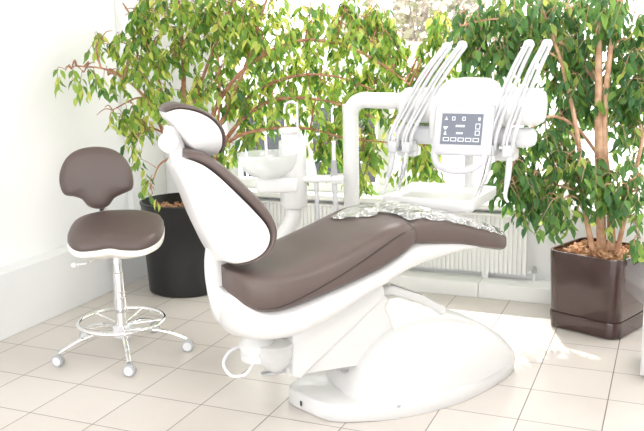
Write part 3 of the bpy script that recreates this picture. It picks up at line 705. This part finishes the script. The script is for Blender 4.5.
def grow(t, main, clusters, leafm, barkm, rnd, lmin, lmax, tone_fn, per=(5, 8), dens=.95, fwd=.10):
    """main: list of (control points, radii); twigs join the nearest point of the frame"""
    loc = t.location
    nodes_ = []
    bmb = bmesh.new()
    for pts, rr in main:
        if len(rr) != len(pts): rr = [rr[0]+(rr[-1]-rr[0])*i/(len(pts)-1) for i in range(len(pts))]
        pts = [(p[0], p[1]-fwd*min(1, i/2), p[2]) for i, p in enumerate(pts)]
        tube(bmb, [Vector(p)-loc for p in pts], rr, 8, 5); P = smooth_path(pts, 8)
        nodes_ += P[len(P)//4:]
    def tree(nn):
        k = KDTree(len(nn))
        for i, p in enumerate(nn): k.insert(p, i)
        k.balance(); return k
    kd = tree(nodes_); extra = []
    for cx, cy, cz, rx, rz, n in clusters:     # one secondary branch per cluster
        c = Vector((cx, cy, cz)); q, _, _ = kd.find(c - Vector((0,0,.1)))
        if (c-q).length > .06:
            mid = q.lerp(c, .5)+Vector((rnd.uniform(-.03,.03), rnd.uniform(-.03,.03), .04))
            tube(bmb, [q-loc, mid-loc, c-loc], [.007,.0055,.0035], 6, 4); extra += smooth_path([q, mid, c], 6)
        for _ in range(3):
            e = keep_in(c+Vector((rnd.uniform(-1,1)*rx, rnd.uniform(-.8,.8)*rx, rnd.uniform(-.5,1)*rz)))
            tube(bmb, [c-loc, c.lerp(e,.5)+Vector((0,0,.02))-loc, e-loc], [.0035,.003,.002], 5, 3); extra += smooth_path([c, c.lerp(e,.5)+Vector((0,0,.02)), e], 4)
    kd = tree(nodes_+extra)
    leaves = []
    for cx, cy, cz, rx, rz, n in clusters:
        for _ in range(int(n*dens+.5)):
            while True:
                g = Vector((rnd.uniform(-1,1), rnd.uniform(-1,1), rnd.uniform(-1,1)))
                if g.length < 1: break
            p = keep_in(Vector((cx+g.x*rx, cy+g.y*max(rx,.14), cz+g.z*rz)))
            q, _, dd = kd.find(p)
            a = rnd.uniform(0, 2*PI); out = Vector((math.cos(a), math.sin(a), 0))
            tl = rnd.uniform(.08,.15); e = keep_in(p+out*tl*.55+Vector((0,0,-tl*.8)))
            tube(bmb, [q-loc, q.lerp(p,.5)+Vector((0,0,.012))-loc, p-loc, e-loc], [.0022,.002,.0017,.001], 4, 2, cap=False)
            m_ = rnd.randint(*per)
            for k in range(m_):
                f = (k+.3)/m_; b = p.lerp(e, f) if k > 1 else q.lerp(p, rnd.uniform(.6,1))
                side = out.cross(Vector((0,0,1)))*(1 if k % 2 else -1)
                d = (side*rnd.uniform(.2,.8)+out*rnd.uniform(-.1,.4)+Vector((0,0,-rnd.uniform(.5,1.2)))).normalized()
                nr = Vector((rnd.uniform(-1,1), rnd.uniform(-1,.3), rnd.uniform(.0,1))).normalized()
                L = rnd.uniform(lmin, lmax)
                bb = keep_in(b+Vector((rnd.uniform(-.008,.008),)*3))
                leaves.append((bb-loc, d, nr, L, L*rnd.uniform(.40,.50), tone_fn(rnd)))
    obj('branches', bmb, barkm, t, 0)
    return leaf_mesh('foliage', leaves, leafm, t)
def chips(bm, R, z, n, rnd, rect_=None):
    for _ in range(n):
        if rect_: x, y = rnd.uniform(-rect_, rect_), rnd.uniform(-rect_, rect_)
        else:
            a = rnd.uniform(0, 2*PI); q = R*math.sqrt(rnd.random()); x, y = q*math.cos(a), q*math.sin(a)
        s = rnd.uniform(.012,.028)
        rt = Matrix.Rotation(rnd.uniform(0,PI),3,'Z') @ Matrix.Rotation(rnd.uniform(-.7,.7),3,'X') @ Matrix.Rotation(rnd.uniform(-.7,.7),3,'Y')
        vs = [Vector((i*s, j*s*.55, k*.003)) for i in (-1,1) for j in (-1,1) for k in (-1,1)]
        vv = [bm.verts.new(rt @ v + Vector((x, y, z+rnd.uniform(0,.014)))) for v in vs]
        for q in [(0,1,3,2),(4,6,7,5),(0,4,5,1),(2,3,7,6),(0,2,6,4),(1,5,7,3)]: bm.faces.new([vv[i] for i in q])

rnd = random.Random(11)
lp = Vector((-2.875, 4.545, 0))
t = thing('potted_weeping_fig', 'large spreading weeping fig in a round black pot behind the stool', 'potted plant', lp)
bm = bmesh.new()
rr = 1.0
lathe(bm, [(.235,0),(.250,.01),(.262,.25),(.274,.56),(.279,.57),(.279,.585),(.265,.587),(.258,.52),(.25,.50)], 48); obj('pot', bm, M['blackpot'], t, 40)
bm = bmesh.new(); lathe(bm, [(.244,.49),(.244,.515),(.12,.525)], 32); chips(bm, .22, .525, 160, rnd); obj('bark_mulch', bm, M['chips'], t, 0)
g = lp
def P(x, y, z): return (x, y, z)
mainL = [
 ([P(-2.84,4.56,.50),P(-2.82,4.57,.8),P(-2.80,4.58,1.15),P(-2.78,4.57,1.5),P(-2.80,4.56,2.0)], [.020,.018,.016,.014,.008]),
 ([P(-2.80,4.60,.50),P(-2.72,4.62,.8),P(-2.55,4.66,1.15),P(-2.40,4.68,1.45),P(-2.28,4.68,1.75),P(-2.2,4.68,1.95)], [.020,.017,.014,.011,.008,.005]),
 ([P(-2.80,4.57,.50),P(-2.66,4.60,.82),P(-2.45,4.63,1.08),P(-2.22,4.66,1.22),P(-1.9,4.68,1.22),P(-1.6,4.70,1.12)], [.018,.016,.013,.011,.008,.005]),
 ([P(-2.86,4.60,.50),P(-2.74,4.62,.9),P(-2.60,4.66,1.2),P(-2.40,4.68,1.42),P(-2.1,4.7,1.56),P(-1.8,4.71,1.54),P(-1.52,4.72,1.40),P(-1.32,4.70,1.25)], [.018,.016,.014,.012,.010,.009,.007,.004]),
 ([P(-2.86,4.55,.50),P(-2.86,4.5,.8),P(-2.88,4.42,1.1),P(-2.93,4.3,1.3),P(-3.02,4.15,1.42),P(-3.15,4.03,1.45)], [.015,.013,.010,.008,.006,.004]),
 ([P(-2.83,4.60,.50),P(-2.70,4.61,.78),P(-2.5,4.63,.98),P(-2.25,4.66,1.05),P(-2.0,4.69,1.05),P(-1.78,4.7,1.0),P(-1.5,4.7,.98)], [.015,.013,.011,.009,.007,.006,.004]),
 ([P(-2.88,4.57,.50),P(-2.89,4.57,.9),P(-2.92,4.52,1.3),P(-2.95,4.42,1.6),P(-3.0,4.3,1.8)], [.014,.012,.010,.008,.005]),
 ([P(-2.55,4.66,1.15),P(-2.35,4.67,1.28),P(-2.1,4.68,1.36),P(-1.85,4.7,1.36),P(-1.6,4.7,1.28)], [.010,.009,.008,.006,.004]),
 ([P(-2.78,4.57,1.2),P(-2.65,4.6,1.45),P(-2.5,4.62,1.7),P(-2.4,4.6,1.9)], [.011,.009,.007,.005]),
 ([P(-2.72,4.62,.8),P(-2.6,4.6,1.1),P(-2.55,4.6,1.4),P(-2.58,4.6,1.7)], [.010,.009,.007,.005]),
]
grow(t, mainL, FIG_LEFT, M['leaf'], M['bark'], rnd, .052, .082, lambda r: min(1, max(0, r.gauss(.57,.27))))

rp = Vector((-.325, 4.650, 0)); ang = math.radians(-22)
t = thing('potted_weeping_fig', 'upright weeping fig in a glossy dark brown square planter at the right edge', 'potted plant', rp, ang)
def rsq(h, r, z, n=7):
    pts = []
    for cx, cy, a0 in ((h-r,h-r,0),(-h+r,h-r,90),(-h+r,-h+r,180),(h-r,-h+r,270)):
        for j in range(n):
            a = math.radians(a0+90*j/(n-1)); pts.append(Vector((cx+r*math.cos(a), cy+r*math.sin(a), z)))
    return pts
bm = bmesh.new()
loft(bm, [rsq(.199,.06,.092), rsq(.202,.062,.10), rsq(.213,.065,.425), rsq(.212,.065,.432), rsq(.200,.055,.432), rsq(.197,.055,.39)]); obj('planter', bm, M['brownpot'], t, 40)
bm = bmesh.new(); loft(bm, [rsq(.190,.06,0), rsq(.202,.065,.010), rsq(.207,.065,.085), rsq(.205,.065,.092), rsq(.17,.06,.093)]); obj('saucer', bm, M['brownpot'], t, 40)
bm = bmesh.new(); loft(bm, [rsq(.196,.055,.385), rsq(.196,.055,.40), rsq(.10,.03,.415)]); chips(bm, 0, .412, 200, rnd, .165); obj('bark_mulch', bm, M['chips'], t, 0)
t.rotation_euler = (0,0,ang)
# grown upright in room directions under a helper turned back to the room
mainR = [
 ([P(-.32,4.66,.38),P(-.34,4.66,.7),P(-.36,4.68,1.05),P(-.38,4.70,1.45),P(-.40,4.70,1.95)], [.026,.024,.022,.018,.010]),
 ([P(-.27,4.66,.38),P(-.29,4.67,.7),P(-.33,4.68,1.0),P(-.33,4.70,1.4),P(-.28,4.72,1.9)], [.022,.020,.018,.014,.008]),
 ([P(-.36,4.64,.38),P(-.42,4.62,.7),P(-.46,4.62,1.05),P(-.55,4.64,1.4),P(-.68,4.62,1.75)], [.016,.014,.012,.010,.006]),
 ([P(-.34,4.67,.9),P(-.48,4.60,1.1),P(-.62,4.55,1.15),P(-.75,4.48,1.0)], [.010,.009,.007,.004]),
 ([P(-.25,4.67,.38),P(-.20,4.66,.7),P(-.15,4.68,1.0),P(-.10,4.68,1.3)], [.014,.012,.009,.006]),
 ([P(-.37,4.69,1.3),P(-.6,4.62,1.55),P(-.85,4.53,1.65),P(-1.05,4.47,1.62)], [.010,.008,.006,.004]),
 ([P(-.30,4.66,.6),P(-.2,4.62,.75),P(-.1,4.6,.8)], [.009,.007,.004]),
]
t.rotation_euler = (0,0,0)
for c in list(t.children):                      # planter parts keep their own turn
    for v in c.data.vertices: v.co = Matrix.Rotation(ang, 3, 'Z') @ v.co
grow(t, mainR, FIG_RIGHT, M['leafdark'], M['barkpale'], rnd, .056, .086, lambda r: min(1, max(0, r.gauss(.50,.26))), (5, 7), .95)

# ------------------------------------------------------------------ white cabinet at the right edge
t = thing('side_cabinet', 'low white cabinet cut off by the right edge of the view', 'cabinet', (.16, 4.06, 0))
bm = bmesh.new(); box(bm, -.24,.24,-.15,.15,.02,.36,.006); obj('carcass', bm, M['white'], t)
bm = bmesh.new(); box(bm, -.232,.232,-.162,-.151,.05,.35,.003); d = obj('door', bm, M['white'], t)
bm = bmesh.new(); box(bm, -.20,-.18,-.172,-.160,.16,.26,.003); obj('handle', bm, M['steel'], d)
bm = bmesh.new(); box(bm, -.22,.22,-.13,.13,0,.02); obj('plinth', bm, M['grey'], t)

# ------------------------------------------------------------------ outdoors
bm = bmesh.new(); box(bm, -30, 20, 5.46, 40, -.35, -.2); struct('outdoor_ground', bm, M['paving'])
t = thing('neighbour_building', 'low pale building outside the window with dark gridded windows', 'building', (-4.4, 9.6, -.2))
bm = bmesh.new(); box(bm, -2.2, 2.2, 0, 1.4, 0, 1.75); obj('wall', bm, M['render'], t)
for x0 in (-.95, .25):
    bm = bmesh.new()
    w = .85
    box(bm, x0, x0+w, -.03, .0, .0, 1.0); p = obj('window', bm, M['darkglass'], t)
    bm = bmesh.new()
    for k in range(4): box(bm, x0+w*k/3-.012, x0+w*k/3+.012, -.05, -.03, .0, 1.0)
    for z in (.0, .33, .66, 1.0): box(bm, x0, x0+w, -.05, -.03, z-.012, z+.012)
    obj('grille', bm, M['trim'], p)
t = thing('washed_out_tree', 'pale overexposed tree outside, seen through the top of the window', 'tree', (-3.9, 13.6, -.2))
bm = bmesh.new()
rt_ = random.Random(5)
tube(bm, [(0,0,0),(.1,0,.8),(0,0,1.6),(.1,0,2.6)], [.12,.10,.07,.03], 10, 4); cl = []
for _ in range(40):
    a = rt_.uniform(0, 2*PI); q = rt_.uniform(.5,1.3); e = Vector((q*math.cos(a), q*math.sin(a), rt_.uniform(1.0,3.0)))
    tube(bm, [(0,0,rt_.uniform(1,2)), (e*.55)+Vector((0,0,.5)), e], [.03,.02,.008], 6, 3)
    cl.append(e)
obj('trunk', bm, mottle(mat('grey_bark',(.4,.36,.32),.9),(.26,.22,.20),(.36,.32,.28),20), t, 0)
lv_ = []
for e in cl:
    for _ in range(80):
        p = e+Vector((rt_.gauss(0,.2), rt_.gauss(0,.2), rt_.gauss(0,.18)))
        d = Vector((rt_.uniform(-1,1), rt_.uniform(-1,1), rt_.uniform(-1,1))).normalized()
        lv_.append((p, d, Vector((rt_.uniform(-1,1), rt_.uniform(-1,1), 1)).normalized(), .10, .16, rt_.random()))
leaf_mesh('washed_out_foliage', lv_, M['leafpale'], t)

# ------------------------------------------------------------------ light
w = bpy.data.worlds.new('overcast_sky'); S.world = w; w.use_nodes = True
bg = w.node_tree.nodes['Background']; bg.inputs[0].default_value = (1,1,1,1); bg.inputs[1].default_value = 3.4
sun = bpy.data.lights.new('sun', 'SUN'); sun.energy = 5.; sun.angle = math.radians(1.2); sun.color = (1,.96,.9)
so_ = bpy.data.objects.new('sun', sun); C.objects.link(so_)
dv = Vector((.25, -.62, -.9)).normalized(); so_.rotation_euler = dv.to_track_quat('-Z', 'Y').to_euler()
S.view_settings.view_transform = 'Standard'; S.view_settings.look = 'None'; S.view_settings.gamma = 1
S.view_settings.use_curve_mapping = False; S.view_settings.exposure = .17
